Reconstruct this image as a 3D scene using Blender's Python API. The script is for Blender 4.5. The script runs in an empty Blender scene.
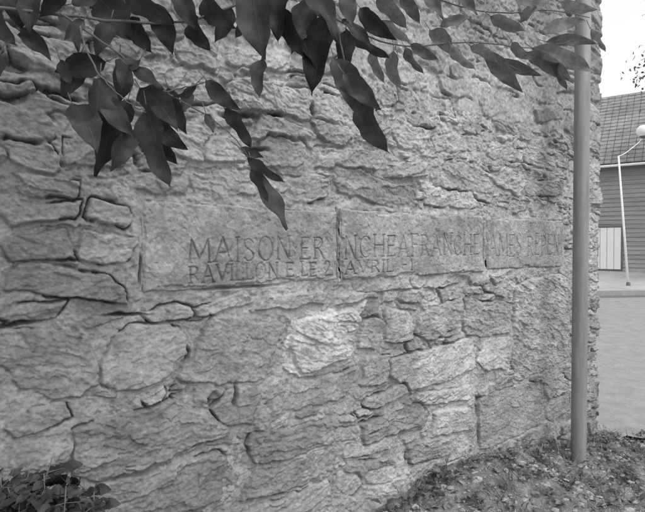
import bpy, math, random
import numpy as np
from mathutils import Vector
random.seed(7); rng=np.random.default_rng(11)
scene=bpy.context.scene
F=500.0; P=0.02
C=np.array([0,0,1.5]); FW=np.array([0,math.cos(P),-math.sin(P)]); UP=np.array([0,math.sin(P),math.cos(P)]); RT=np.array([1.,0,0])
ang=math.atan2(643,500); D=np.array([math.sin(ang),math.cos(ang),0]); N=np.array([D[1],-D[0],0]); E=np.array([2.05,3.75,0])+D*.12
def ray(x,y): return RT*((x-322.5)/F)+UP*((256-y)/F)+FW
def at(x,y,d): return C+ray(x,y)*d
def wallpt(x,y,off=0.0):
    r=ray(x,y); t=np.dot(E+N*off-C,N)/np.dot(r,N); p=C+r*t
    return float(np.dot(E-p,D)), float(p[2])
# ---------------------------------------------------------------- helpers
def smooth(a,b,x):
    t=np.clip((x-a)/(b-a),0,1); return t*t*(3-2*t)
TAB=rng.uniform(-1,1,(256,256)).astype(np.float32)
def vn(x,y,o=0):
    x=x+o*17.31; y=y+o*9.77
    xi=np.floor(x).astype(np.int32); yi=np.floor(y).astype(np.int32)
    fx=(x-xi); fy=(y-yi); fx=fx*fx*fx*(fx*(fx*6-15)+10); fy=fy*fy*fy*(fy*(fy*6-15)+10)
    a=TAB[xi&255,yi&255]; b=TAB[(xi+1)&255,yi&255]; c=TAB[xi&255,(yi+1)&255]; d=TAB[(xi+1)&255,(yi+1)&255]
    return (a*(1-fx)+b*fx)*(1-fy)+(c*(1-fx)+d*fx)*fy
def fbm(x,y,f,oct=4,o=0,g=0.5):
    r=0;a=1;s=0
    for i in range(oct):
        c_,s_=math.cos(.5+i*.9),math.sin(.5+i*.9)
        r=r+a*vn((x*c_-y*s_)*f,(x*s_+y*c_)*f,o+i*3.1); s+=a; a*=g; f*=2.03
    return r/s
R1=rng.uniform(0,1,(256,256,5)).astype(np.float32)
def facets(x,y,cx,cy,o=0,tilt=1.6):
    X=x/cx+o*5.3; Y=y/cy+o*3.7
    xi=np.floor(X).astype(np.int32); yi=np.floor(Y).astype(np.int32)
    b1=np.full(X.shape,9.,np.float32); h=np.zeros_like(b1)
    for i in (-1,0,1):
        for j in (-1,0,1):
            r=R1[(xi+i)&255,(yi+j)&255]
            dx=X-(xi+i+r[...,0]); dy=Y-(yi+j+r[...,1]); d=np.sqrt(dx*dx+dy*dy)
            hh=(r[...,2]-.5)+(dx*(r[...,3]-.5)+dy*(r[...,4]-.5))*tilt
            m=d<b1; h=np.where(m,hh,h); b1=np.where(m,d,b1)
    return h
def grid_mesh(name,Pos,attrs=None,smoothf=True):
    ni,nj=Pos.shape[:2]
    idx=np.arange(ni*nj,dtype=np.int32).reshape(ni,nj)
    q=np.stack([idx[:-1,:-1],idx[:-1,1:],idx[1:,1:],idx[1:,:-1]],-1)
    q=q.reshape(-1,4)
    me=bpy.data.meshes.new(name)
    me.vertices.add(ni*nj); me.vertices.foreach_set("co",Pos.astype(np.float32).ravel())
    me.loops.add(q.size); me.loops.foreach_set("vertex_index",q.ravel())
    me.polygons.add(len(q)); me.polygons.foreach_set("loop_start",np.arange(0,q.size,4,dtype=np.int32)); me.polygons.foreach_set("loop_total",np.full(len(q),4,np.int32))
    me.polygons.foreach_set("use_smooth",np.full(len(q),smoothf,bool))
    me.update(calc_edges=True)
    for k,v in (attrs or {}).items():
        at_=me.attributes.new(k,'FLOAT','POINT'); at_.data.foreach_set("value",v.astype(np.float32).ravel())
    ob=bpy.data.objects.new(name,me); scene.collection.objects.link(ob); return ob
def mesh_obj(name,v,f,mat=None,parent=None,sm=False,uv=None):
    me=bpy.data.meshes.new(name); me.from_pydata([tuple(map(float,a)) for a in v],[],f); me.update()
    if sm: me.polygons.foreach_set("use_smooth",[True]*len(me.polygons))
    if uv is not None:
        l=me.uv_layers.new(name="UVMap"); vi=np.zeros(len(me.loops),np.int32); me.loops.foreach_get("vertex_index",vi)
        l.data.foreach_set("uv",np.array(uv,np.float32)[vi].ravel())
    ob=bpy.data.objects.new(name,me); scene.collection.objects.link(ob)
    if mat: me.materials.append(mat)
    if parent: ob.parent=parent
    return ob
def empty(name):
    e=bpy.data.objects.new(name,None); scene.collection.objects.link(e); return e
def box(name,o,ax,ay,az,mat,parent=None,bev=0.0):
    o=np.array(o,float);ax=np.array(ax,float);ay=np.array(ay,float);az=np.array(az,float)
    v=[o+ax*i+ay*j+az*k for k in(0,1) for j in(0,1) for i in(0,1)]
    f=[(0,2,3,1),(4,5,7,6),(0,1,5,4),(2,6,7,3),(0,4,6,2),(1,3,7,5)]
    ob=mesh_obj(name,v,f,mat,parent)
    if bev:
        m=ob.modifiers.new("b",'BEVEL'); m.width=bev; m.segments=2
    return ob
def tube(pts,rad,n=7):
    V=[];Fc=[]
    pts=[np.array(p,float) for p in pts]
    for i,p in enumerate(pts):
        t=pts[min(i+1,len(pts)-1)]-pts[max(i-1,0)]; t/=np.linalg.norm(t)+1e-9
        a=np.cross(t,[0.13,0.21,1.0]) if abs(t[2])<.9 else np.cross(t,[1.,0,0.1]); a/=np.linalg.norm(a); b=np.cross(t,a)
        for k in range(n):
            q=2*math.pi*k/n; V.append(p+(a*math.cos(q)+b*math.sin(q))*rad[i])
    for i in range(len(pts)-1):
        for k in range(n):
            Fc.append((i*n+k,i*n+(k+1)%n,(i+1)*n+(k+1)%n,(i+1)*n+k))
    Fc.append(tuple(range(n))[::-1]); Fc.append(tuple((len(pts)-1)*n+k for k in range(n)))
    return V,Fc
def join(parts):
    V=[];Fc=[]
    for v,f in parts:
        o=len(V); V+=list(v); Fc+=[tuple(i+o for i in q) for q in f]
    return V,Fc
def spline(pts,m=6):
    pts=[np.array(p,float) for p in pts]; out=[]
    for i in range(len(pts)-1):
        p0=pts[max(i-1,0)];p1=pts[i];p2=pts[i+1];p3=pts[min(i+2,len(pts)-1)]
        for k in range(m):
            t=k/m; out.append(.5*((2*p1)+(-p0+p2)*t+(2*p0-5*p1+4*p2-p3)*t*t+(-p0+3*p1-3*p2+p3)*t**3))
    out.append(pts[-1]); return out
# ---------------------------------------------------------------- materials
def newmat(name):
    m=bpy.data.materials.new(name); m.use_nodes=True; nt=m.node_tree; b=nt.nodes["Principled BSDF"]; return m,nt,b
def nd(nt,t,**k):
    n=nt.nodes.new(t)
    for a,v in k.items(): setattr(n,a,v)
    return n
def math_n(nt,op,a,b=None,c=None):
    n=nd(nt,'ShaderNodeMath',operation=op)
    for i,v in enumerate((a,b,c)):
        if v is None: continue
        if isinstance(v,(int,float)): n.inputs[i].default_value=v
        else: nt.links.new(v,n.inputs[i])
    return n.outputs[0]
def noise(nt,scale,detail=6,rough=.6,vec=None,sc=None):
    n=nd(nt,'ShaderNodeTexNoise'); n.inputs['Scale'].default_value=scale; n.inputs['Detail'].default_value=detail; n.inputs['Roughness'].default_value=rough
    tc=nd(nt,'ShaderNodeTexCoord')
    if sc:
        mp=nd(nt,'ShaderNodeMapping'); mp.inputs['Scale'].default_value=sc; nt.links.new(tc.outputs['Object'],mp.inputs[0]); nt.links.new(mp.outputs[0],n.inputs[0])
    else: nt.links.new(tc.outputs['Object'],n.inputs[0])
    return n.outputs[0]
def ramp(nt,x,a,b,lo,hi):
    n=nd(nt,'ShaderNodeMapRange'); nt.links.new(x,n.inputs[0])
    for i,v in zip((1,2,3,4),(a,b,lo,hi)): n.inputs[i].default_value=v
    return n.outputs[0]
def setcol(nt,b,val):
    cc=nd(nt,'ShaderNodeCombineColor'); 
    for i in range(3): nt.links.new(val,cc.inputs[i])
    nt.links.new(cc.outputs[0],b.inputs['Base Color'])
def bump(nt,b,h,st,dist):
    n=nd(nt,'ShaderNodeBump'); n.inputs['Strength'].default_value=st; n.inputs['Distance'].default_value=dist
    nt.links.new(h,n.inputs['Height']); nt.links.new(n.outputs[0],b.inputs['Normal'])
def stone_mat(name,bs=.9,bd=.006):
    m,nt,b=newmat(name)
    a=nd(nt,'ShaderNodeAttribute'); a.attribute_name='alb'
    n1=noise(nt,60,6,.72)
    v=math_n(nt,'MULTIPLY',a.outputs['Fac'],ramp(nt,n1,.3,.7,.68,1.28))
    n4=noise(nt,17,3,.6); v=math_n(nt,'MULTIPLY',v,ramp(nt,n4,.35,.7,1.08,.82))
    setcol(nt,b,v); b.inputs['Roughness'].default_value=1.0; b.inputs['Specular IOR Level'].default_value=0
    bump(nt,b,n1,bs,bd)
    return m
def plain(name,c,rough=.8,ns=40,amp=.2,bst=.3,bd=.003,sc=None,metal=0,spec=.4):
    m,nt,b=newmat(name); n=noise(nt,ns,4,.65,sc=sc); n2=noise(nt,ns*.13,3,.5,sc=sc)
    v=ramp(nt,n,.25,.75,c*(1-amp),c*(1+amp)); v=math_n(nt,'MULTIPLY',v,ramp(nt,n2,.3,.7,1-amp*.6,1+amp*.6))
    setcol(nt,b,v); b.inputs['Roughness'].default_value=rough; b.inputs['Metallic'].default_value=metal; b.inputs['Specular IOR Level'].default_value=spec
    if bst: bump(nt,b,n,bst,bd)
    return m
def leaf_mat(name,c,rough=.5,trans=.25,vein=1.5):
    m,nt,b=newmat(name)
    uv=nd(nt,'ShaderNodeUVMap'); sp=nd(nt,'ShaderNodeSeparateXYZ'); nt.links.new(uv.outputs[0],sp.inputs[0])
    u=sp.outputs[0]; v=math_n(nt,'ABSOLUTE',sp.outputs[1])
    mid=ramp(nt,v,.0,.05,1,0)
    w=math_n(nt,'FRACT',math_n(nt,'MULTIPLY',math_n(nt,'SUBTRACT',math_n(nt,'MULTIPLY',u,1.0),math_n(nt,'MULTIPLY',v,.28)),8.0))
    tri=math_n(nt,'ABSOLUTE',math_n(nt,'SUBTRACT',w,.5))
    side=ramp(nt,tri,.0,.09,1,0)
    ve=math_n(nt,'MAXIMUM',mid,math_n(nt,'MULTIPLY',side,.35))
    geo=nd(nt,'ShaderNodeNewGeometry')
    rnd=ramp(nt,geo.outputs['Random Per Island'],0,1,c*.55,c*1.55)
    n=noise(nt,60,2,.6)
    col=math_n(nt,'MULTIPLY',rnd,ramp(nt,n,.3,.7,.75,1.25))
    col=math_n(nt,'MULTIPLY',col,ramp(nt,ve,0,1,1,vein))
    setcol(nt,b,col); b.inputs['Roughness'].default_value=rough; b.inputs['Specular IOR Level'].default_value=.35
    bump(nt,b,ramp(nt,ve,0,1,1,0),.35,.0015)
    tr=nd(nt,'ShaderNodeBsdfTranslucent'); cc=nd(nt,'ShaderNodeCombineColor')
    for i in range(3): nt.links.new(col,cc.inputs[i])
    nt.links.new(cc.outputs[0],tr.inputs[0])
    mx=nd(nt,'ShaderNodeMixShader'); mx.inputs[0].default_value=trans
    nt.links.new(b.outputs[0],mx.inputs[1]); nt.links.new(tr.outputs[0],mx.inputs[2])
    nt.links.new(mx.outputs[0],nt.nodes['Material Output'].inputs['Surface'])
    return m
M_STONE=stone_mat("rubble_limestone",.8,.0045); M_SLAB=stone_mat("carved_limestone",.5,.003)
# ---------------------------------------------------------------- stones list (photo layout -> wall coordinates)
px=[(0,100,78,130),(22,175,80,200),(84,200,134,224),(0,133,58,172),(62,138,134,168),(0,202,80,222),(0,228,70,262),(72,228,136,262),(0,264,134,298),
(192,172,262,200),(265,176,334,202),(200,135,250,166),(256,120,310,148),(314,124,350,146),(318,150,385,172),(338,178,420,206),(424,184,480,208),(388,160,430,178),(350,128,380,146),
(140,150,192,178),(140,180,190,196),
(0,302,60,328),(0,332,102,402),(105,320,190,388),(192,316,286,384),(291,314,358,366),(361,318,383,352),(385,308,414,342),(416,304,460,338),(462,300,512,336),(515,276,572,372),
(0,406,74,430),(78,404,236,462),(0,434,76,480),(80,466,240,520),(240,384,290,420),(292,374,358,404),(245,424,340,456),(362,356,390,384),(392,346,478,384),(480,338,514,372),
(362,408,430,436),(362,388,412,404),(414,388,478,404),(481,386,543,440),(546,376,570,396),(546,399,568,420),(415,446,560,486),(410,438,450,462),(434,408,478,432),(342,458,404,476),(345,438,404,454),(245,460,338,490),(245,494,330,520),(334,482,410,520),(190,296,260,312),(262,292,330,308)]
SQ=(481,386,543,440)
stones=[]
for p in px:
    (x0,y0,x1,y1)=p
    xm=(x0+x1)/2; ym=(y0+y1)/2
    uc,zc=wallpt(xm,ym); u0,_=wallpt(x0,ym); u1,_=wallpt(x1,ym); _,z0=wallpt(xm,y0); _,z1=wallpt(xm,y1)
    stones.append((uc,zc,abs(u0-u1)/2-.004,abs(z0-z1)/2-.003,rng.uniform(-.05,.05),2 if p in(SQ,(415,446,560,486)) else 1))
bigs=list(stones)
SL=[[(141,199),(336,212),(336,279),(143,293)],[(338.5,208),(482,216),(482,272),(340,280)],[(486,218),(562,220),(562,267.5),(487,270)]]
SLW=[[wallpt(x,y) for x,y in s] for s in SL]
slab_u=(min(p[0] for s in SLW for p in s),max(p[0] for s in SLW for p in s)); 
slab_z=(min(p[1] for s in SLW for p in s),max(p[1] for s in SLW for p in s))
z=-.3
while z<4.7:
    hgt=rng.choice([.04,.055,.075,.1,.13,.16],p=[.16,.22,.22,.2,.12,.08]); s=-1.4+rng.uniform(-.2,.1)
    while s<7.3:
        w=hgt*rng.uniform(1.1,3.6)
        cu=s+w/2; cz=z+hgt/2+rng.uniform(-.025,.025)
        ok=not(slab_u[0]-.02<cu<slab_u[1]+.02 and slab_z[0]-.015<cz<slab_z[1]+.015)
        if ok:
            for b in bigs:
                if abs(cu-b[0])<b[2]+.02 and abs(cz-b[1])<b[3]+.012: ok=False;break
        if ok: stones.append((cu,cz,w/2-.007,hgt/2*rng.uniform(.7,1.25)-.005,rng.uniform(-.2,.2),0))
        s+=w+.006
    z+=hgt
# ---------------------------------------------------------------- wall height field
sv=np.concatenate([np.arange(-1.2,-.12,.02),np.arange(-.12,1.5,.0045),np.arange(1.5,3.98,.0032),np.arange(3.98,4.3,.01),np.arange(4.3,7.2,.03)])
zv=np.concatenate([np.arange(-.25,.3,.006),np.arange(.3,2.25,.0033),np.arange(2.25,3.45,.0065),np.arange(3.45,4.5,.025)])
S,Z=np.meshgrid(sv,zv,indexing='ij'); S=S.astype(np.float32);Z=Z.astype(np.float32)
wx=fbm(S,Z,5,3,1)*.028+fbm(S,Z,24,4,2)*.013; wz=fbm(S,Z,5,3,5)*.024+fbm(S,Z,24,4,6)*.010
SW=S+wx; ZW=Z+wz
b1=np.full(S.shape,1.,np.float32); b2=b1.copy(); sid=np.zeros(S.shape,np.int32); 
lx=np.zeros_like(S); lz=np.zeros_like(S)
for k,(cu,cz,a,b,rot,mn) in enumerate(stones):
    mg=.10; i0,i1=np.searchsorted(sv,[cu-a-mg,cu+a+mg]); j0,j1=np.searchsorted(zv,[cz-b-mg,cz+b+mg])
    if i1<=i0 or j1<=j0: continue
    sl=(slice(i0,i1),slice(j0,j1)); q_=.5 if mn==2 else 1
    dx=S[sl]+wx[sl]*q_-cu; dz=Z[sl]+wz[sl]*q_-cz
    c,s_=math.cos(rot),math.sin(rot); x=dx*c+dz*s_; y=-dx*s_+dz*c
    kx=rng.uniform(-.4,.4)*q_; y2=y+x*rng.uniform(-.15,.15)*q_; x2=x+y*kx*1.6
    r=min(a,b)*rng.uniform(.1,.3); qx=np.abs(x2)-a+r; qy=np.abs(y2)-b+r
    sd=np.sqrt(np.maximum(qx,0)**2+np.maximum(qy,0)**2)+np.minimum(np.maximum(qx,qy),0)-r
    if mn<2:
        for _ in range(2):
            th=rng.choice([.6,.9,2.2,2.5,3.7,4.0,5.3,5.7])+rng.uniform(-.2,.2)
            ext=abs(math.cos(th))*a+abs(math.sin(th))*b; sd=np.maximum(sd,x*math.cos(th)+y*math.sin(th)-ext*rng.uniform(.68,.95))
    B1=b1[sl];B2=b2[sl]; m=sd<B1
    b2[sl]=np.where(m,B1,np.minimum(B2,sd)); sid[sl]=np.where(m,k,sid[sl]); lx[sl]=np.where(m,x,lx[sl]); lz[sl]=np.where(m,y,lz[sl]); b1[sl]=np.where(m,sd,B1)
e=np.minimum(-b1,(b2-b1)/2)
ns=len(stones)
off=rng.uniform(-.007,.010,ns).astype(np.float32); man=np.array([s[5] for s in stones])
off=np.where(man>0,off*.6+.004,off)
tx=rng.uniform(-.06,.06,ns).astype(np.float32); tz=rng.uniform(-.13,.06,ns).astype(np.float32); tx[man>0]*=.5; tz[man>0]*=.45
al=rng.uniform(.27,.43,ns).astype(np.float32)
brt=px.index((291,314,358,366)); al[brt]=.58; off[brt]=.010; al[px.index(SQ)]=.36
rough=rng.uniform(.4,1.1,ns).astype(np.float32); rough[px.index(SQ)]=.55; rough[px.index((415,446,560,486))]=.6; rot_=rng.uniform(-.35,.35,ns).astype(np.float32)
wx2=wx+fbm(S,Z,60,3,90)*.006; wz2=wz+fbm(S,Z,60,3,92)*.004
SS=S+sid*.371; ZZ=Z+sid*.173; RX=SS; RZ=ZZ+lx*rot_[sid]
f1=facets(RX+wx2,RZ+wz2,.17,.045,1); f2=facets(RX+wx2,RZ+wz2,.038,.013,2); f3=facets(RX+wx2*.6,RZ+wz2*.6,.075,.045,3)
lam=fbm(RX*.22+wx*.5,RZ+wz,34,3,12); lamc=np.exp(-(lam/.03)**2)*smooth(.1,.4,fbm(S,Z,7,2,14))
fine=fbm(S,Z,70,3,15)*.0026+fbm(S,Z,150,2,17)*.0017
rg=rough[sid]
face=off[sid]+tx[sid]*lx+tz[sid]*lz+rg*(f1*.009+f3*.0072+f2*.0048+fbm(S,Z,11,3,9)*.0045)-lamc*.003*rg+fine
round_=smooth(-.002,.007,e)
stone=face-.018*(1-round_)
cov=fbm(S,Z,2.2,4,21)
cov=cov+.28*smooth(1.75,2.1,Z)*smooth(2.6,1.4,S)+.12*smooth(1.0,.2,S)+.10*smooth(1.25,.9,Z)*smooth(1.8,3.,S)
mort=-.010+cov*.018+fbm(S,Z,9,4,30)*.006+fbm(S,Z,38,4,33)*.0050+fine*1.4-.006*smooth(.2,.45,fbm(S,Z,40,3,36))
kk=.002
h=np.maximum(stone,mort)+kk*np.exp(-np.abs(stone-mort)/kk)*.5
ism=smooth(-.002,.002,mort-stone)
jm=smooth(-.15,.3,fbm(S,Z,4,3,37))
h=h-.005*jm*np.exp(-((e-.001)/.005)**2)
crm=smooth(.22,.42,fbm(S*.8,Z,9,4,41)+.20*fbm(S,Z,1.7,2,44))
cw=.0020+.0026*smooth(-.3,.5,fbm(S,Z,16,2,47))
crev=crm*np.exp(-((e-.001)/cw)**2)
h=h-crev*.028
def hole(x,y,ru,rz):
    global h,crev
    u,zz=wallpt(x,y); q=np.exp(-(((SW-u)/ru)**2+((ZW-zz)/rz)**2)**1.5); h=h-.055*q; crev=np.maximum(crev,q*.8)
for a in [(240,116,.07,.012),(278,117,.03,.008),(313,113,.012,.028),(10,64,.05,.02),(236,396,.008,.04),(408,460,.006,.03),(262,150,.03,.006),(60,92,.06,.008),(186,352,.006,.03),(372,432,.03,.005),(513,318,.006,.05),(15,327,.05,.006),(130,312,.06,.005),(545,392,.006,.05),(478,404,.005,.06)]: hole(*a)
h=h+.014*fbm(S,Z,7,4,51)*np.exp(-(S/.12)**2)
def seat(sw):
    u0=min(p[0] for p in sw);u1=max(p[0] for p in sw)
    t=np.clip((S-u0)/(u1-u0),0,1)
    zt=sw[1][1]*(1-t)+sw[0][1]*t; zb=sw[2][1]*(1-t)+sw[3][1]*t
    return np.minimum(np.minimum(S-u0,u1-S),np.minimum(zt-Z,Z-zb))
sd=np.maximum(np.maximum(seat(SLW[0]),seat(SLW[1])),seat(SLW[2]))
mrt2=-.001+fbm(S,Z,30,4,60)*.008+fbm(S,Z,8,3,61)*.008+fine
near=smooth(-.045,-.006,sd+wx*1.4); h=h*(1-near)+mrt2*near; ism=np.maximum(ism,near)
# dark vertical joints between the inscription stones, open bed joint below them
def jt(x,y,ru,rz,d):
    global h,crev
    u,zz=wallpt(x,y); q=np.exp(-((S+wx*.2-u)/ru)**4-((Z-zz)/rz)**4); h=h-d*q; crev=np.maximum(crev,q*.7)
jt(337.2,244,.0055,.15,.04); jt(484,244,.008,.13,.02); jt(141,270,.005,.05,.03); jt(240,287,.16,.006,.02)
ins=smooth(.004,.012,sd+wx*.1+fbm(S,Z,40,3,63)*.004); h=h*(1-ins)+(-.05)*ins
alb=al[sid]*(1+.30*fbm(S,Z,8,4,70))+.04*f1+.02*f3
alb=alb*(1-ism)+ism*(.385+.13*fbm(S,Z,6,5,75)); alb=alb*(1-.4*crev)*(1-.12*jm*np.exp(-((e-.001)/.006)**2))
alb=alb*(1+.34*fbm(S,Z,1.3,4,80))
alb=alb*(1-.12*smooth(2.6,3.7,S))  # foliage shade painted into the albedo towards the left end
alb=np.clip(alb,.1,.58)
tt=smooth(.05,-.05,S)[...,None]
nrm=N*(1-tt)+D*tt; nrm/=np.linalg.norm(nrm,axis=-1,keepdims=True)
base=np.where((S>=0)[...,None],E-D*S[...,None],E-N*(-S[...,None]))
base=base-.03*(np.exp(-(S/.04)**2))[...,None]*(N+D)
Pos=base+nrm*h[...,None]; Pos[...,2]=Z
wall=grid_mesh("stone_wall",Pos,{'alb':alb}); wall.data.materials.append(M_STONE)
M_CORE=plain("wall_mortar",.36,.95)
o=E-D*7.15-N*.06; o[2]=-.3
box("wall_core",o,D*7.08,-N*1.1,(0,0,4.72),M_CORE,wall)
o=E-D*7.2+N*.03; o[2]=4.425
box("wall_coping",o,D*7.24,-N*1.25,(0,0,.09),M_CORE,wall,.015)
# ---------------------------------------------------------------- inscription stones
FT={'M':(1.0,[[(0,0),(.08,1),(.5,.15),(.92,1),(1,0)]]),'A':(.85,[[(0,0),(.42,1),(.85,0)],[(.16,.36),(.69,.36)]]),'I':(.15,[[(.08,0),(.08,1)]]),
'S':(.6,[[(.55,.83),(.42,.97),(.25,1),(.08,.9),(.05,.74),(.15,.6),(.42,.45),(.55,.32),(.55,.15),(.42,.02),(.22,0),(.03,.15)]]),
'O':(.85,[[(.42+.42*math.cos(t*math.pi/8),.5+.5*math.sin(t*math.pi/8)) for t in range(17)]]),
'N':(.8,[[(.05,0),(.05,1),(.75,0),(.75,1)]]),'.':(.15,[[(.05,.45),(.1,.5)]]),' ':(.3,[]),'-':(.5,[[(.1,.5),(.4,.5)]]),
'E':(.6,[[(.05,0),(.05,1)],[(.05,1),(.58,1),(.58,.93)],[(.05,.52),(.45,.52)],[(.05,0),(.6,0),(.6,.08)]]),
'F':(.6,[[(.05,0),(.05,1)],[(.05,1),(.58,1),(.58,.93)],[(.05,.52),(.45,.52)]]),
'R':(.68,[[(.05,0),(.05,1)],[(.05,1),(.4,1),(.55,.9),(.58,.75),(.52,.6),(.38,.5),(.05,.5)],[(.33,.5),(.68,0)]]),
'P':(.62,[[(.05,0),(.05,1)],[(.05,1),(.4,1),(.55,.9),(.58,.75),(.52,.6),(.38,.5),(.05,.5)]]),
'V':(.8,[[(0,1),(.4,0),(.8,1)]]),'L':(.58,[[(.05,1),(.05,0)],[(.05,0),(.58,0),(.58,.1)]]),
'C':(.75,[[(.42+.4*math.cos(t),.5+.5*math.sin(t)) for t in [.75+i*(2*math.pi-1.5)/12 for i in range(13)]]]),
'H':(.78,[[(.05,0),(.05,1)],[(.73,0),(.73,1)],[(.05,.52),(.73,.52)]]),
'2':(.6,[[(.05,.8),(.15,.96),(.32,1),(.5,.9),(.52,.7),(.4,.45),(.03,0),(.58,0)]]),'1':(.3,[[(.05,.85),(.18,1),(.18,0)]])}
def text_segs(txt,x0,yb0,x1,yb1,yt0,yt1,wob=1.):
    u0,zb0=wallpt(x0,yb0,.01);u1,zb1=wallpt(x1,yb1,.01);_,zt0=wallpt(x0,yt0,.01);_,zt1=wallpt(x1,yt1,.01)
    tot=sum(FT[c][0] for c in txt)+.28*(len(txt)-1); out=[]; xx=0
    for c in txt:
        w,pl=FT[c]; jz=rng.uniform(-.04,.04); js=rng.uniform(.93,1.06)
        def mp(p):
            t=(xx+p[0])/tot; zb=zb0*(1-t)+zb1*t; zt=zt0*(1-t)+zt1*t
            return (u0+(u1-u0)*t, zb+(zt-zb)*(p[1]*js+jz))
        for poly in pl:
            for a,b in zip(poly[:-1],poly[1:]): out.append((mp(a),mp(b)))
            if len(poly)<4 or c in'MN':
                for q,q2 in ((poly[0],poly[1]),(poly[-1],poly[-2])):
                    if abs(q[1]-q2[1])>.6: out.append((mp((q[0]-.09,q[1])),mp((q[0]+.09,q[1]))))
        xx+=w+.28
    return out
T1=text_segs("MAISON.ER",190,262.5,324,259,238.5,236.5)+text_segs("RAVILLON E LE 2",190,283,330,275,266,261.5)
T2=text_segs("NCHEAFRANCHE",345,258.5,479,254,235.5,234.5)+text_segs("AVRIL -1",345,274,413,270,261.5,258.5)
T3=text_segs("AMES REPEN",490,257,559,254.5,235,235.5)
for k,(sw,T,outw) in enumerate(zip(SLW,(T1,T2,T3),(.010,.013,.008))):
    wid=abs(sw[0][0]-sw[1][0]); hh=abs(sw[0][1]-sw[3][1])
    na=int(wid/.0018); nb=int(hh/.0018)
    a=np.linspace(-.0,1.0,na)[:,None]*np.ones((1,nb)); b=np.ones((na,1))*np.linspace(0,1,nb)[None,:]
    TL,TR,BR,BL=[np.array(p) for p in sw]
    Q=(TL*(1-a[...,None])+TR*a[...,None])*b[...,None]+(BL*(1-a[...,None])+BR*a[...,None])*(1-b[...,None])
    u=Q[...,0];zz=Q[...,1]
    o_=k*7
    ed=np.minimum(np.minimum(a,1-a)*wid,np.minimum(b,1-b)*hh)
    ex=ed-(.001+.005*fbm(u,zz,18,4,o_+3)+.005*fbm(u,zz,5,2,o_))
    chip=smooth(.10,.5,fbm(u,zz,11,4,o_+50))*.026
    fz=facets(u+fbm(u,zz,30,3,o_+40)*.02,zz+fbm(u,zz,30,3,o_+41)*.02,.06,.05,o_+2,.6)
    hgt=outw+.006*fbm(u,zz,4,3,o_+5)+.0028*fbm(u,zz,22,4,o_+6)+.0015*fbm(u,zz,90,3,o_+8)-.0022*smooth(.2,.5,fbm(u,zz,55,2,o_+9))-.0024*smooth(.2,.5,fbm(u,zz,20,3,o_+11))+.0012*fz
    prof=1-smooth(0,.011,ex-chip*.6)
    hgt=hgt-.009*prof-.05*(1-smooth(-.004,.001,ex))
    dist=np.full(u.shape,1.)
    for (p,q) in T:
        m=(u>min(p[0],q[0])-.012)&(u<max(p[0],q[0])+.012)&(zz>min(p[1],q[1])-.012)&(zz<max(p[1],q[1])+.012)
        if not m.any(): continue
        uu=u[m];z_=zz[m]; dx=q[0]-p[0];dz=q[1]-p[1];L2=dx*dx+dz*dz+1e-12
        t=np.clip(((uu-p[0])*dx+(z_-p[1])*dz)/L2,0,1)
        dd=np.hypot(uu-p[0]-t*dx,z_-p[1]-t*dz); dist[m]=np.minimum(dist[m],dd)
    wear=.62+.38*smooth(-.35,.2,fbm(u,zz,12,3,o_+20))
    gw=.0050*(1+.3*fbm(u,zz,40,2,o_+21))
    gr=np.clip(1-dist/gw,0,1)*wear
    hgt=hgt-.0072*gr
    al_=.35*(1+.36*fbm(u,zz,5,4,o_+30)+.24*fbm(u,zz,26,4,o_+31))*(1-.42*gr)
    Pz=E-D*u[...,None]+N*hgt[...,None]; Pz[...,2]=zz
    ob=grid_mesh("inscription_stone",Pz[::-1],{'alb':np.clip(al_,.1,.6)[::-1]}); ob.data.materials.append(M_SLAB)
# ---------------------------------------------------------------- ground
def wu(x,y):
    dx=E[0]-x; dy=E[1]-y
    return dx*D[0]+dy*D[1], -(dx*N[0]+dy*N[1])
def gz(x,y):
    u,dn=wu(x,y); rise=.02*np.clip(y-6,0,54)
    bank=(.03+.24*smooth(.0,1.5,u))*smooth(.9,.0,dn)*(dn>-1)*smooth(-.35,.1,u)
    nz=(fbm(x,y,3.,4,90)*.05+fbm(x,y,14,3,92)*.03)*smooth(3.95,3.5,y)-.03*smooth(3.6,3.9,y)
    return rise+bank+nz
xs=np.concatenate([[-400,-150,-60,-25,-12,-6],np.arange(-4,0,.05),np.arange(0,4,.015),[4.5,5,6,8,12,16,20,30,45,60,100,200,400]])
ys=np.concatenate([[-100,-30,-10,-4,-1],np.arange(0,1.8,.06),np.arange(1.8,4.4,.015),[4.6,5,6,8,12,16,20,30,45,60,100,250,600]])
GX,GY=np.meshgrid(xs,ys,indexing='ij')
G=np.stack([GX,GY,gz(GX,GY)],-1)
ground=grid_mesh("ground",G) 
M_SOIL=plain("soil",.19,1.0,80,.6,.9,.015,spec=0); ground.data.materials.append(M_SOIL)
ground.data.flip_normals()
M_ASPH=plain("asphalt",.27,.95,45,.2,.5,.004,spec=.1)
rx=np.concatenate([np.arange(-12,2,1.),np.arange(2,30,.1)]); 
def edge(x): return 3.88+.05*math.sin(x*5)+.04*math.sin(x*11.3)+.03*math.sin(x*27)
V=[];Fc=[]
for i,x in enumerate(rx):
    for y in (edge(x),6,13.6+.10*(x-9)): V.append((x,y,.02*max(y-6,0)+.004))
for i in range(len(rx)-1):
    for j in (0,1): Fc.append((i*3+j,(i+1)*3+j,(i+1)*3+j+1,i*3+j+1))
road=mesh_obj("road",V,Fc,M_ASPH)
M_CONC=plain("concrete",.36,.85,3,.25,.3,.004)
M_DARK=plain("gutter_concrete",.13,.9,30,.2)
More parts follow.
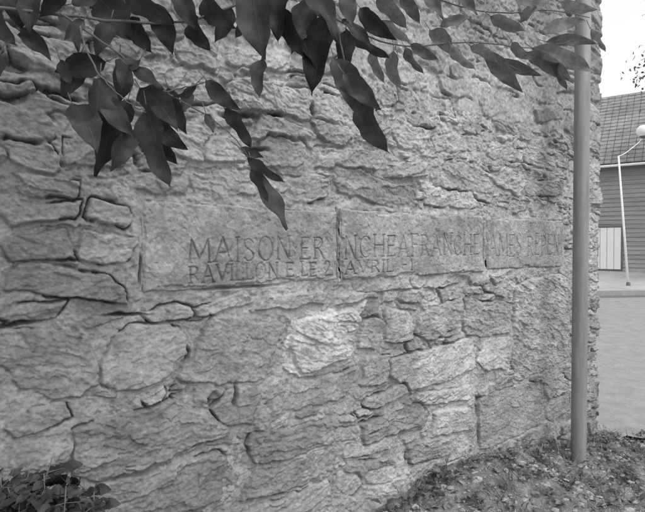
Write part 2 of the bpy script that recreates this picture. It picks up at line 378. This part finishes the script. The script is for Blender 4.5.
def strip(name,y0,y1,z0,z1,mat,par=None):
    v=[];f=[]
    for x in rx:
        k=.10*(x-9)
        for (yy,zz_) in ((y0,-.1),(y0,z0),(y1,z1),(y1,-.1)): v.append((x,yy+k,.02*max(yy+k-6,0)+zz_))
    for i in range(len(rx)-1):
        for j in range(3): f.append((i*4+j,(i+1)*4+j,(i+1)*4+j+1,i*4+j+1))
    return mesh_obj(name,v,f,mat,par)
strip("pavement",13.75,22.0,.13,.13,M_CONC)
strip("kerb",13.6,13.745,.14,.14,plain("kerb_stone",.3,.9))
strip("gutter",13.2,13.595,.008,.008,M_DARK)
# ---------------------------------------------------------------- metal pole
M_GAL=plain("galvanised_steel",.30,.55,25,.28,.15,.001,sc=(1,1,.12),metal=.3)
bp=at(578.3,474,3.15); pole=empty("metal_pole")
pv,pf=tube([(bp[0],bp[1],-.1),(bp[0],bp[1],.1),(bp[0],bp[1],1.5),(bp[0],bp[1],4.25)],[.045]*4,40)
o=mesh_obj("shaft",pv,pf[:-2],M_GAL,pole,True)
pv,pf=tube([(bp[0],bp[1],4.2),(bp[0],bp[1],4.26),(bp[0],bp[1],4.28),(bp[0],bp[1],4.29)],[.05,.05,.04,.01],40); mesh_obj("cap",pv,pf,M_GAL,pole)
# ---------------------------------------------------------------- leaves
def leaf(B,T,wf,roll,bend,hi=True,fold=.35,view=None,asym=0):
    B=np.array(B,float);T=np.array(T,float);ax=T-B;L=np.linalg.norm(ax);ax/=L
    nv=(C-B) if view is None else np.array(view,float); nv=nv-ax*np.dot(nv,ax); nv/=np.linalg.norm(nv)+1e-9
    sd=np.cross(ax,nv)
    c,s=math.cos(roll),math.sin(roll); sd,nv=sd*c+nv*s, nv*c-sd*s
    nu,nw=(12,5) if hi else (5,3)
    V=[];U=[]
    for i in range(nu):
        t=i/(nu-1); w=(math.sin(math.pi*min(1,t**.82)))**.8*(1-.28*t) if 0<t<1 else 0.0
        w=max(w,.012)*wf*L*.5*1.12
        for j in range(nw):
            q=(j/(nw-1))*2-1
            wave=.045*L*math.sin(t*12+q*2+roll*5)*abs(q)
            p=B+ax*(t*L)+sd*(q*w*(1+.05*math.sin(t*23+roll*9)))+nv*(abs(q)*w*fold+bend*L*math.sin(math.pi*t)*.9-.06*L*t*t+wave)+sd*asym*L*math.sin(math.pi*t)
            V.append(p);U.append((t,q*max(w/(wf*L*.5),.1)))
    Fc=[(i*nw+j,(i+1)*nw+j,(i+1)*nw+j+1,i*nw+j+1) for i in range(nu-1) for j in range(nw-1)]
    return V,Fc,U
class LB:
    def __init__(s): s.V=[];s.F=[];s.U=[]
    def add(s,r):
        o=len(s.V); s.V+=r[0]; s.F+=[tuple(i+o for i in q) for q in r[1]]; s.U+=r[2]
    def make(s,name,mat,par): return mesh_obj(name,s.V,s.F,mat,par,True,s.U)
M_LEAF=leaf_mat("leaf_dark",.045,.5,.2,1.35); M_LEAF2=leaf_mat("leaf_pale",.18,.55,.4,1.3)  # leaf_pale paints the lit, translucent look of the right-hand leaves into their colour
M_BARK=plain("bark",.14,.85,60,.3,.5,.004)
tree=empty("overhanging_tree")
LA=[((10,-8),(22,30),.6),((-8,10),(14,44),.55),((34,-8),(30,32),.5),((64,-10),(40,18),.5),((72,4),(104,-12),.5),((92,-8),(132,40),.5),((58,14),(80,50),.5),((122,-12),(170,26),.5),((150,2),(172,54),.5),
((176,-12),(196,30),.55),((206,-8),(234,28),.5),((232,8),(214,42),.5),((82,52),(62,98),.5),((106,62),(54,72),.5),((100,78),(95,126),.74),((120,58),(118,106),.5),((72,104),(96,150),.5),((128,66),(164,88),.5),
((128,100),(98,178),.42),((140,88),(176,128),.5),((146,104),(166,186),.42),((134,130),(112,172),.5),((150,118),(188,150),.45),((160,130),(176,164),.5),((168,88),(186,134),.45),((60,60),(70,84),.5),((140,60),(120,88),.6),((104,96),(134,136),.5),
((196,84),(174,98),.45),((206,80),(240,110),.40),((224,108),(250,150),.33),((240,148),(264,158),.4),((246,156),(284,184),.3),((252,164),(266,202),.4),((254,174),(289,228),.36),((206,114),(214,132),.5),((190,92),(182,112),.5),
((0,55),(-20,90),.5),((20,30),(50,58),.4),((130,20),(150,52),.5),((190,18),(208,50),.5),((110,22),(96,56),.5),((84,20),(64,40),.45),((0,-15),(30,12),.5)]
LC=[((252,-12),(264,58),.54),((286,-14),(276,40),.5),((262,58),(258,96),.5),((300,-8),(340,40),.42),((312,0),(292,52),.45),((330,14),(310,94),.42),((346,28),(338,88),.38),((334,58),(362,122),.38),((362,98),(387,153),.46),((344,74),(380,110),.40),
((300,38),(318,70),.5),((276,8),(300,56),.42),((250,12),(234,38),.5),((322,-10),(330,26),.55),((344,-12),(352,26),.55)]
LD=[((342,20),(376,50),.38),((350,34),(390,60),.33),((360,8),(396,40),.45),((376,-4),(406,30),.45),((394,50),(400,90),.5),((404,46),(422,74),.4),((410,44),(440,60),.4),((430,30),(454,56),.5),((440,26),(472,16),.45),((450,44),(474,70),.42),
((470,46),(498,64),.42),((486,52),(522,92),.38),((500,60),(542,76),.33),((512,42),(530,60),.5),((526,52),(574,85),.34),((532,48),(598,72),.32),((546,42),(598,44),.30),((542,32),(590,20),.33),((520,22),(558,-6),.38),((490,16),(526,32),.42),
((456,-6),(478,14),.5),((420,-8),(444,18),.5),((400,-4),(420,24),.5),((560,2),(598,10),.4),((380,20),(410,44),.38),((550,56),(565,90),.33),((505,-8),(538,8),.5),((370,52),(384,84),.38),((590,28),(604,52),.35)]
dark=LB(); pale=LB(); stems=[]
def putleaf(lb,bp_,tp_,wf,d0,dr,k=.98):
    d=d0+rng.uniform(-dr,dr); B=at(*bp_,d); T=at(*tp_,d+rng.uniform(-.05,.03)); 
    lb.add(leaf(B,T,wf*k,rng.uniform(-.8,.8),rng.uniform(-.08,.12),True,rng.uniform(.15,.55),asym=rng.uniform(-.07,.07)))
    ax=(B-T); ax/=np.linalg.norm(ax); B2=B+ax*.025+np.array([0,0,.008]); stems.append(tube([B2,(B+B2)/2,B+(T-B)*.03],[.0014,.0012,.001],5))
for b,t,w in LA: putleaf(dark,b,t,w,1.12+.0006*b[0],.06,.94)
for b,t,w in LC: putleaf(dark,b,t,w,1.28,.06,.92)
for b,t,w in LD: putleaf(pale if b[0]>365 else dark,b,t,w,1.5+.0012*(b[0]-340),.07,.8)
def br(pts,r0,r1):
    s=spline([at(*p) for p in pts],6); n=len(s); s=[p+np.array([random.uniform(-1,1),random.uniform(-1,1),random.uniform(-1,1)])*.002 for p in s]
    stems.append(tube(s,[r0+(r1-r0)*i/(n-1) for i in range(n)],7))
br([(-160,-10,.95),(-60,2,1.05),(40,12,1.12),(105,20,1.15),(180,22,1.2),(240,4,1.25),(300,-14,1.3)],.0042,.0025)
br([(60,14,1.13),(98,38,1.14),(132,64,1.17),(165,92,1.2),(205,114,1.23),(236,140,1.26),(256,172,1.27)],.0028,.0012)
br([(165,92,1.2),(190,86,1.2),(212,80,1.22)],.002,.001)
br([(80,26,1.12),(86,50,1.12),(104,80,1.12),(128,102,1.13),(146,112,1.14)],.0025,.0012)
br([(240,-30,1.28),(300,-6,1.3),(334,24,1.3),(344,60,1.3),(360,98,1.3)],.004,.0016)
br([(300,-14,1.35),(345,24,1.5),(400,46,1.57),(470,42,1.66),(530,48,1.72),(575,40,1.78)],.0035,.0014)
br([(350,-30,1.5),(420,-6,1.6),(490,12,1.68),(550,10,1.75),(590,18,1.8)],.0035,.0014)
br([(470,42,1.66),(500,60,1.68),(520,70,1.7)],.0018,.001)
br([(395,46,1.57),(398,56,1.57)],.002,.001)
tk=np.array([-1.75,.35,0.])
stems.append(tube(spline([tk+[0,0,-.1],tk+[.03,.02,.7],tk+[-.02,.05,1.5],tk+[.08,.12,2.4],tk+[.25,.25,3.4]],5),list(np.linspace(.06,.025,21)),10))
def link(p0,px_,r0,r1,mid=None):
    a=np.array(p0);b=at(*px_); m=(a+b)/2+np.array([0,0,.18]); s=spline([a,m,b],6); stems.append(tube(s,list(np.linspace(r0,r1,len(s))),7))
link(tk+[-.02,.05,1.5],(-160,-10,.95),.018,.005)
link(tk+[.08,.12,2.3],(240,-30,1.28),.02,.004)
link(tk+[.1,.14,2.5],(350,-30,1.5),.022,.004)
for q in range(34):
    st=tk+np.array([.1,.15,2.2+.04*q%1.2]); en=np.array([rng.uniform(-2.3,.9),rng.uniform(.0,1.5),rng.uniform(2.45,3.6)])
    u_,dn_=wu(en[0],en[1])
    if dn_<.25: continue
    if en[2]<1.5+.53*en[1]+.25: en[2]=1.5+.53*en[1]+.25+rng.uniform(0,.5)
    s=spline([st,(st+en)/2+rng.uniform(-.15,.15,3)+[0,0,.15],en],6); stems.append(tube(s,list(np.linspace(.014,.003,len(s))),6))
    for k in range(26):
        t=rng.uniform(.35,1); b_=s[min(int(t*len(s)),len(s)-1)]+rng.uniform(-.12,.12,3); dd=rng.uniform(-1,1,3)*[1,1,.4]+[0,0,-.5]; dd/=np.linalg.norm(dd)
        if b_[2]-.12<1.5+.52*max(b_[1],0)+.02: continue
        dark.add(leaf(b_,b_+dd*rng.uniform(.07,.12),.55,rng.uniform(-1,1),.05,False,view=(rng.uniform(-.4,.4),rng.uniform(-.4,.4),1)))
dark.make("leaves",M_LEAF,tree); pale.make("lit_leaves",M_LEAF2,tree)
v,f=join(stems); mesh_obj("branches",v,f,M_BARK,tree,True)
# ---------------------------------------------------------------- bramble at lower left
bush=empty("bramble_bush"); lb=LB(); st=[]
M_BR=leaf_mat("bramble_leaf",.055,.6,.2,1.2)
tops=[(8,488,1.2),(30,468,1.25),(52,458,1.22),(74,470,1.27),(94,492,1.25),(66,486,1.18),(20,500,1.15),(44,500,1.18),(80,504,1.2),(-20,484,1.15),(-40,504,1.2),(60,524,1.15),(10,534,1.1),(95,534,1.25),(36,484,1.2),(0,476,1.25),(84,480,1.3),(16,478,1.28),(44,474,1.2),(60,474,1.28),(70,492,1.25),(30,496,1.25)]
for tp in tops:
    p=at(*tp); root=np.array([p[0]*.9-.05+rng.uniform(-.08,.08),p[1]-.1+rng.uniform(-.1,.05),float(gz(p[0],p[1]))])
    s=spline([root,(root*.4+p*.6)+rng.uniform(-.05,.05,3),p],6); st.append(tube(s,list(np.linspace(.004,.0012,len(s))),5))
    for k in range(24):
        t=1-abs(rng.normal(0,.25)); t=max(.1,min(1,t)); b_=s[int(t*(len(s)-1))]
        hd=rng.normal(0,1,3)*[1,1,.4]; hd/=np.linalg.norm(hd); c_=b_+hd*rng.uniform(.01,.04); st.append(tube([b_,(b_+c_)/2,c_],[.001,.001,.0008],4))
        sz=rng.uniform(.024,.042); vw=(rng.uniform(-.6,.6),-.7+rng.uniform(-.4,.3),1)
        for a_ in (-.9,0,.9):
            ca,sa=math.cos(a_),math.sin(a_); dd=np.array([hd[0]*ca-hd[1]*sa,hd[0]*sa+hd[1]*ca,hd[2]-.15]); dd/=np.linalg.norm(dd)
            lb.add(leaf(c_,c_+dd*sz*(1.1 if a_==0 else .85),.72,rng.uniform(-.5,.5),.05,True,view=vw))
lb.make("leaves",M_BR,bush); v,f=join(st); mesh_obj("stems",v,f,M_BARK,bush,True)
# ---------------------------------------------------------------- verge vegetation
def gpt(x,y): return np.array([x,y,float(gz(np.array(x),np.array(y)))])
def verge():
    while True:
        x=rng.uniform(-.3,3.6); y=rng.uniform(1.8,4.02); u,dn=wu(x,y)
        if (dn>.02 or u<-.05): return x,y,u,dn
weeds=LB();litter=LB();grass=LB(); vg=empty("verge_weeds")
def weed(x,y,n,sz,hmax):
    c0=gpt(x,y)
    for k in range(n):
        a_=rng.uniform(0,6.28); dd=np.array([math.cos(a_),math.sin(a_),rng.uniform(.0,.8)]); dd/=np.linalg.norm(dd); b_=c0+np.array([dd[0],dd[1],0])*rng.uniform(.005,.03)+[0,0,rng.uniform(0,hmax)]
        weeds.add(leaf(b_,b_+dd*sz*rng.uniform(.7,1.3),.6,rng.uniform(-.5,.5),.1,False,view=(0,0,1)))
for q in range(560):
    x,y,u,dn=verge()
    if y>3.8 and rng.random()<.6: continue
    if fbm(np.array(x),np.array(y),2.5,2,5)<-.15: continue
    weed(x,y,rng.integers(4,9),rng.uniform(.016,.05),.05)
for q in range(60):
    u=rng.uniform(-.1,2.2); dn=.03+abs(rng.normal(0,.06)); p=E-D*u+N*dn; weed(p[0],p[1],rng.integers(4,9),rng.uniform(.02,.045),.06)
for q in range(4200):
    x,y,u,dn=verge(); c0=gpt(x,y)+[0,0,.006]; a_=rng.uniform(0,6.28); dd=np.array([math.cos(a_),math.sin(a_),rng.uniform(-.1,.3)])
    litter.add(leaf(c0,c0+dd*rng.uniform(.012,.05),rng.uniform(.2,.7),rng.uniform(-.8,.8),.12,False,view=(0,0,1)))
for q in range(260):
    x,y,u,dn=verge(); c0=gpt(x,y)
    for k in range(rng.integers(4,9)):
        a_=rng.uniform(0,6.28); H=rng.uniform(.03,.10); b_=c0+rng.uniform(-.02,.02,3)*[1,1,0]; T=b_+np.array([math.cos(a_)*H*.8,math.sin(a_)*H*.8,H])
        grass.add(leaf(b_,T,.035,rng.uniform(-1,1),.14,False))
weeds.make("broad_leaves",leaf_mat("weed_leaf",.14,.6,.3,1.2),vg)
litter.make("leaf_litter",leaf_mat("dry_leaf",.24,.8,.1,1.1),vg)
grass.make("grass_blades",leaf_mat("grass_blade",.22,.6,.25,1.0),vg)
V=[];Fc=[]
ico_v=[(0,0,1),(.89,0,.45),(.28,.85,.45),(-.72,.53,.45),(-.72,-.53,.45),(.28,-.85,.45),(.72,.53,-.45),(-.28,.85,-.45),(-.89,0,-.45),(-.28,-.85,-.45),(.72,-.53,-.45),(0,0,-1)]
ico_f=[(0,1,2),(0,2,3),(0,3,4),(0,4,5),(0,5,1),(1,6,2),(2,7,3),(3,8,4),(4,9,5),(5,10,1),(6,7,2),(7,8,3),(8,9,4),(9,10,5),(10,6,1),(11,7,6),(11,8,7),(11,9,8),(11,10,9),(11,6,10)]
for q in range(3800):
    x,y,u,dn=verge(); r=.004+.022*rng.random()**4; c0=gpt(x,y); o_=len(V)
    for p in ico_v: V.append(c0+np.array(p)*r*rng.uniform(.7,1.3,3)*[1,1,.6])
    Fc+=[tuple(i+o_ for i in t) for t in ico_f]
mesh_obj("pebbles",V,Fc,plain("pebble",.33,.9,50,.35))
# ---------------------------------------------------------------- wooden house
M_SID=plain("weathered_siding",.31,.8,6,.25,.3,.003,sc=(.4,.4,6))
M_ROOF=plain("roof_tiles",.22,.85,5,.35); M_WH=plain("white_paint",.8,.6,10,.05,0); M_GL=plain("window_glass",.08,.1,5,.1,0); M_TRIM=plain("dark_trim",.14,.7)
house=empty("wooden_house")
HB=at(601,246,21.5); dirx=np.array([math.cos(-.62),math.sin(-.62),0]); nrmh=np.array([dirx[1],-dirx[0],0])
zg=.42; H0=HB-dirx*3; H0[2]=zg
WL=9.5;EH=4.75;DP=8.
def siding(name,o,dx,nr,length,z0,z1,mat,par):
    v=[];f=[];n=int((z1-z0)/.18)
    for i in range(n):
        a=z0+(z1-z0)*i/n; b=z0+(z1-z0)*(i+1)/n
        k=len(v)
        for (zq,of) in ((a,.0),(a,.04),(b,.003)):
            for s_ in (0,length): v.append(np.array([o[0],o[1],0])+dx*s_+nr*of+np.array([0,0,zq]))
        f+=[(k,k+1,k+3,k+2),(k+2,k+3,k+5,k+4)]
    return mesh_obj(name,v,f,mat,par)
siding("front_siding",H0,dirx,nrmh,WL,zg,zg+EH,M_SID,house)
siding("left_siding",H0-nrmh*DP,nrmh,-dirx,DP,zg,zg+EH,M_SID,house)
siding("right_siding",H0+dirx*WL,-nrmh,dirx,DP,zg,zg+EH,M_SID,house)
box("back_wall",H0-nrmh*DP,dirx*WL,nrmh*.1,(0,0,EH),M_SID,house)
r=.4;rz=3.6
o0=H0+np.array([0,0,EH])
def hp(a,b,c): return o0+dirx*a+nrmh*b+np.array([0,0,c])
ev=-r*rz/(DP/2)
v=[hp(-r,r,ev),hp(WL+r,r,ev),hp(WL+r,-DP/2,rz),hp(-r,-DP/2,rz),hp(-r,-DP-r,ev),hp(WL+r,-DP-r,ev)]
v+=[p+np.array([0,0,.1]) for p in v]
mesh_obj("roof_deck",v,[(0,3,2,1),(3,4,5,2),(6,7,8,9),(9,8,11,10),(0,1,7,6),(4,10,11,5),(0,6,9,3),(3,9,10,4),(1,2,8,7),(2,5,11,8)],M_TRIM,house)
for side in (0,1):
    V=[];Fc=[]; nr_=20; nt_=38
    for i in range(nr_):
        for j in range(nt_):
            t0=i/nr_;t1=(i+1.12)/nr_; a0=-r-.03+(WL+2*r+.06)*(j+.03)/nt_; a1=-r-.03+(WL+2*r+.06)*(j+.97)/nt_; up=.155+rng.uniform(-.008,.012)
            def rp(a,t,dz):
                t=min(t,1.0); b=r+.05-(DP/2+r+.05)*t
                if side: b=-DP-b
                return hp(a,b,ev+(rz-ev)*t+dz)
            k=len(V); V+=[rp(a0,t0,up),rp(a1,t0,up),rp(a1,t1,.115),rp(a0,t1,.115),rp(a0,t0,up-.035),rp(a1,t0,up-.035)]
            Fc+=[(k,k+1,k+2,k+3),(k+4,k+5,k+1,k)]
    mesh_obj("roof_tiles",V,Fc,M_ROOF,house)
gv,gf=tube([hp(-r,r+.1,ev+.02),hp(WL+r,r+.1,ev+.02)],[.05,.05],10); mesh_obj("gutter_pipe",gv,gf,M_WH,house)
mesh_obj("gables",[hp(0,0,0),hp(0,-DP,0),hp(0,-DP/2,rz-.08),hp(WL,0,0),hp(WL,-DP,0),hp(WL,-DP/2,rz-.08)],[(0,1,2),(3,5,4)],M_SID,house)
box("base",H0+nrmh*.05-np.array([0,0,.6]),dirx*WL,-nrmh*.1,(0,0,.75),M_CONC,house)
def opening(s0,w,z0,h_,nm,dark_):
    b_=H0+dirx*s0+nrmh*.05+np.array([0,0,z0])
    box(nm+"_frame",b_-dirx*.07-np.array([0,0,.06]),dirx*(w+.14),nrmh*.04,(0,0,h_+.14),M_TRIM,house)
    n=1 if dark_ else 6
    for i in range(n):
        box(nm+("_plank" if n>1 else ""),b_+nrmh*.043+dirx*(w*i/n+.008),dirx*(w/n-.016),nrmh*.02,(0,0,h_),M_GL if dark_ else M_WH,house)
    if dark_: 
        box(nm+"_mullion",b_+nrmh*.065+dirx*(w/2-.03),dirx*.06,nrmh*.02,(0,0,h_),M_WH,house)
opening(2.2,1.55,.10,1.75,"door",False)
opening(6.6,1.2,1.3,1.4,"window",True)
# ---------------------------------------------------------------- street lamp
lamp=empty("street_lamp"); ld=15.0
b_=at(628.5,270,ld); b_[2]=.02*(b_[1]-6)+.1; t_=at(618.5,156,ld)
g_=at(643,131,ld)
v,f=tube([b_,b_+(t_-b_)*.5,t_],[.034,.030,.024],12); mesh_obj("post",v,f,M_WH,lamp,True)
s=spline([t_,at(624,154,ld),at(632,148,ld),at(639,142,ld),at(643,137,ld)],5); v,f=tube(s,[.013]*len(s),8); mesh_obj("arm",v,f,M_WH,lamp,True)
bpy.ops.mesh.primitive_uv_sphere_add(segments=32,ring_count=16,radius=.18,location=tuple(g_)); gl=bpy.context.object; gl.name="globe"; gl.parent=lamp; gl.data.materials.append(plain("opal_glass",.8,.3,5,.03,0)); bpy.ops.object.shade_smooth()
v,f=tube([g_-[0,0,.22],g_-[0,0,.16],g_-[0,0,.13]],[.05,.09,.11],16); mesh_obj("collar",v,f,M_TRIM,lamp,True)
v,f=tube([b_-[0,0,.1],b_+[0,0,.12],b_+[0,0,.14]],[.06,.055,.04],14); mesh_obj("base",v,f,M_TRIM,lamp,True)
# ---------------------------------------------------------------- distant tree
ft=empty("tree"); tb=np.array([15.3,16.,.3]); parts=[]
parts.append(tube(spline([tb,tb+[.1,0,2.5],tb+[-.1,.2,5],tb+[0,.1,8]],5),list(np.linspace(.22,.05,16)),10)); lb=LB()
for q in range(46):
    a_=rng.uniform(0,6.28); zz_=rng.uniform(5.4,9.5); rr=rng.uniform(1.5,4.2)*math.sqrt(max(.15,1-((zz_-7.2)/3.2)**2)); en=tb+np.array([math.cos(a_)*rr,math.sin(a_)*rr,zz_]); s=spline([tb+[0,0,min(zz_-1.5,6.5)],(tb+[0,0,zz_-.5]+en)/2,en],4)
    parts.append(tube(s,list(np.linspace(.05,.012,len(s))),5))
    for k in range(130):
        c0=en+rng.normal(0,.42,3)*[1,1,.7]; dd=rng.normal(0,1,3); dd/=np.linalg.norm(dd)
        lb.add(leaf(c0,c0+dd*.13,.6,0,.05,False,view=rng.normal(0,1,3)))
v,f=join(parts); mesh_obj("trunk",v,f,M_BARK,ft,True); lb.make("crown",leaf_mat("tree_leaf",.12,.6,.3,1.1),ft)
# ---------------------------------------------------------------- light
w=bpy.data.worlds.new("World"); scene.world=w; w.use_nodes=True; nt=w.node_tree
sky=nt.nodes.new('ShaderNodeTexSky'); sky.sky_type='NISHITA'; sky.sun_disc=False
el=math.radians(58); az=math.radians(140)
sky.sun_elevation=el; sky.sun_rotation=az; sky.dust_density=4; sky.air_density=1.5
bw=nt.nodes.new('ShaderNodeRGBToBW'); nt.links.new(sky.outputs[0],bw.inputs[0]); bg=nt.nodes['Background']
v=math_n(nt,'ADD',math_n(nt,'MULTIPLY',bw.outputs[0],1.0),3.9)
cc=nd(nt,'ShaderNodeCombineColor'); [nt.links.new(v,cc.inputs[i]) for i in range(3)]
nt.links.new(cc.outputs[0],bg.inputs[0]); bg.inputs[1].default_value=.15
L=bpy.data.lights.new("sun",'SUN'); L.energy=.9; L.angle=math.radians(25); lo=bpy.data.objects.new("sun",L); scene.collection.objects.link(lo)
sdv=Vector((math.sin(az)*math.cos(el),math.cos(az)*math.cos(el),math.sin(el))); lo.rotation_euler=sdv.to_track_quat('Z','Y').to_euler()
cam=bpy.data.cameras.new("camera"); co=bpy.data.objects.new("camera",cam); scene.collection.objects.link(co); co.location=(0,0,1.5); co.rotation_euler=(math.pi/2-P,0,0)
cam.sensor_width=36; cam.lens=F/645*36; cam.clip_end=2000; cam.clip_start=.02; scene.camera=co
scene.view_settings.view_transform='Standard'; scene.view_settings.look='None'; scene.view_settings.exposure=0
print("verts",S.size)
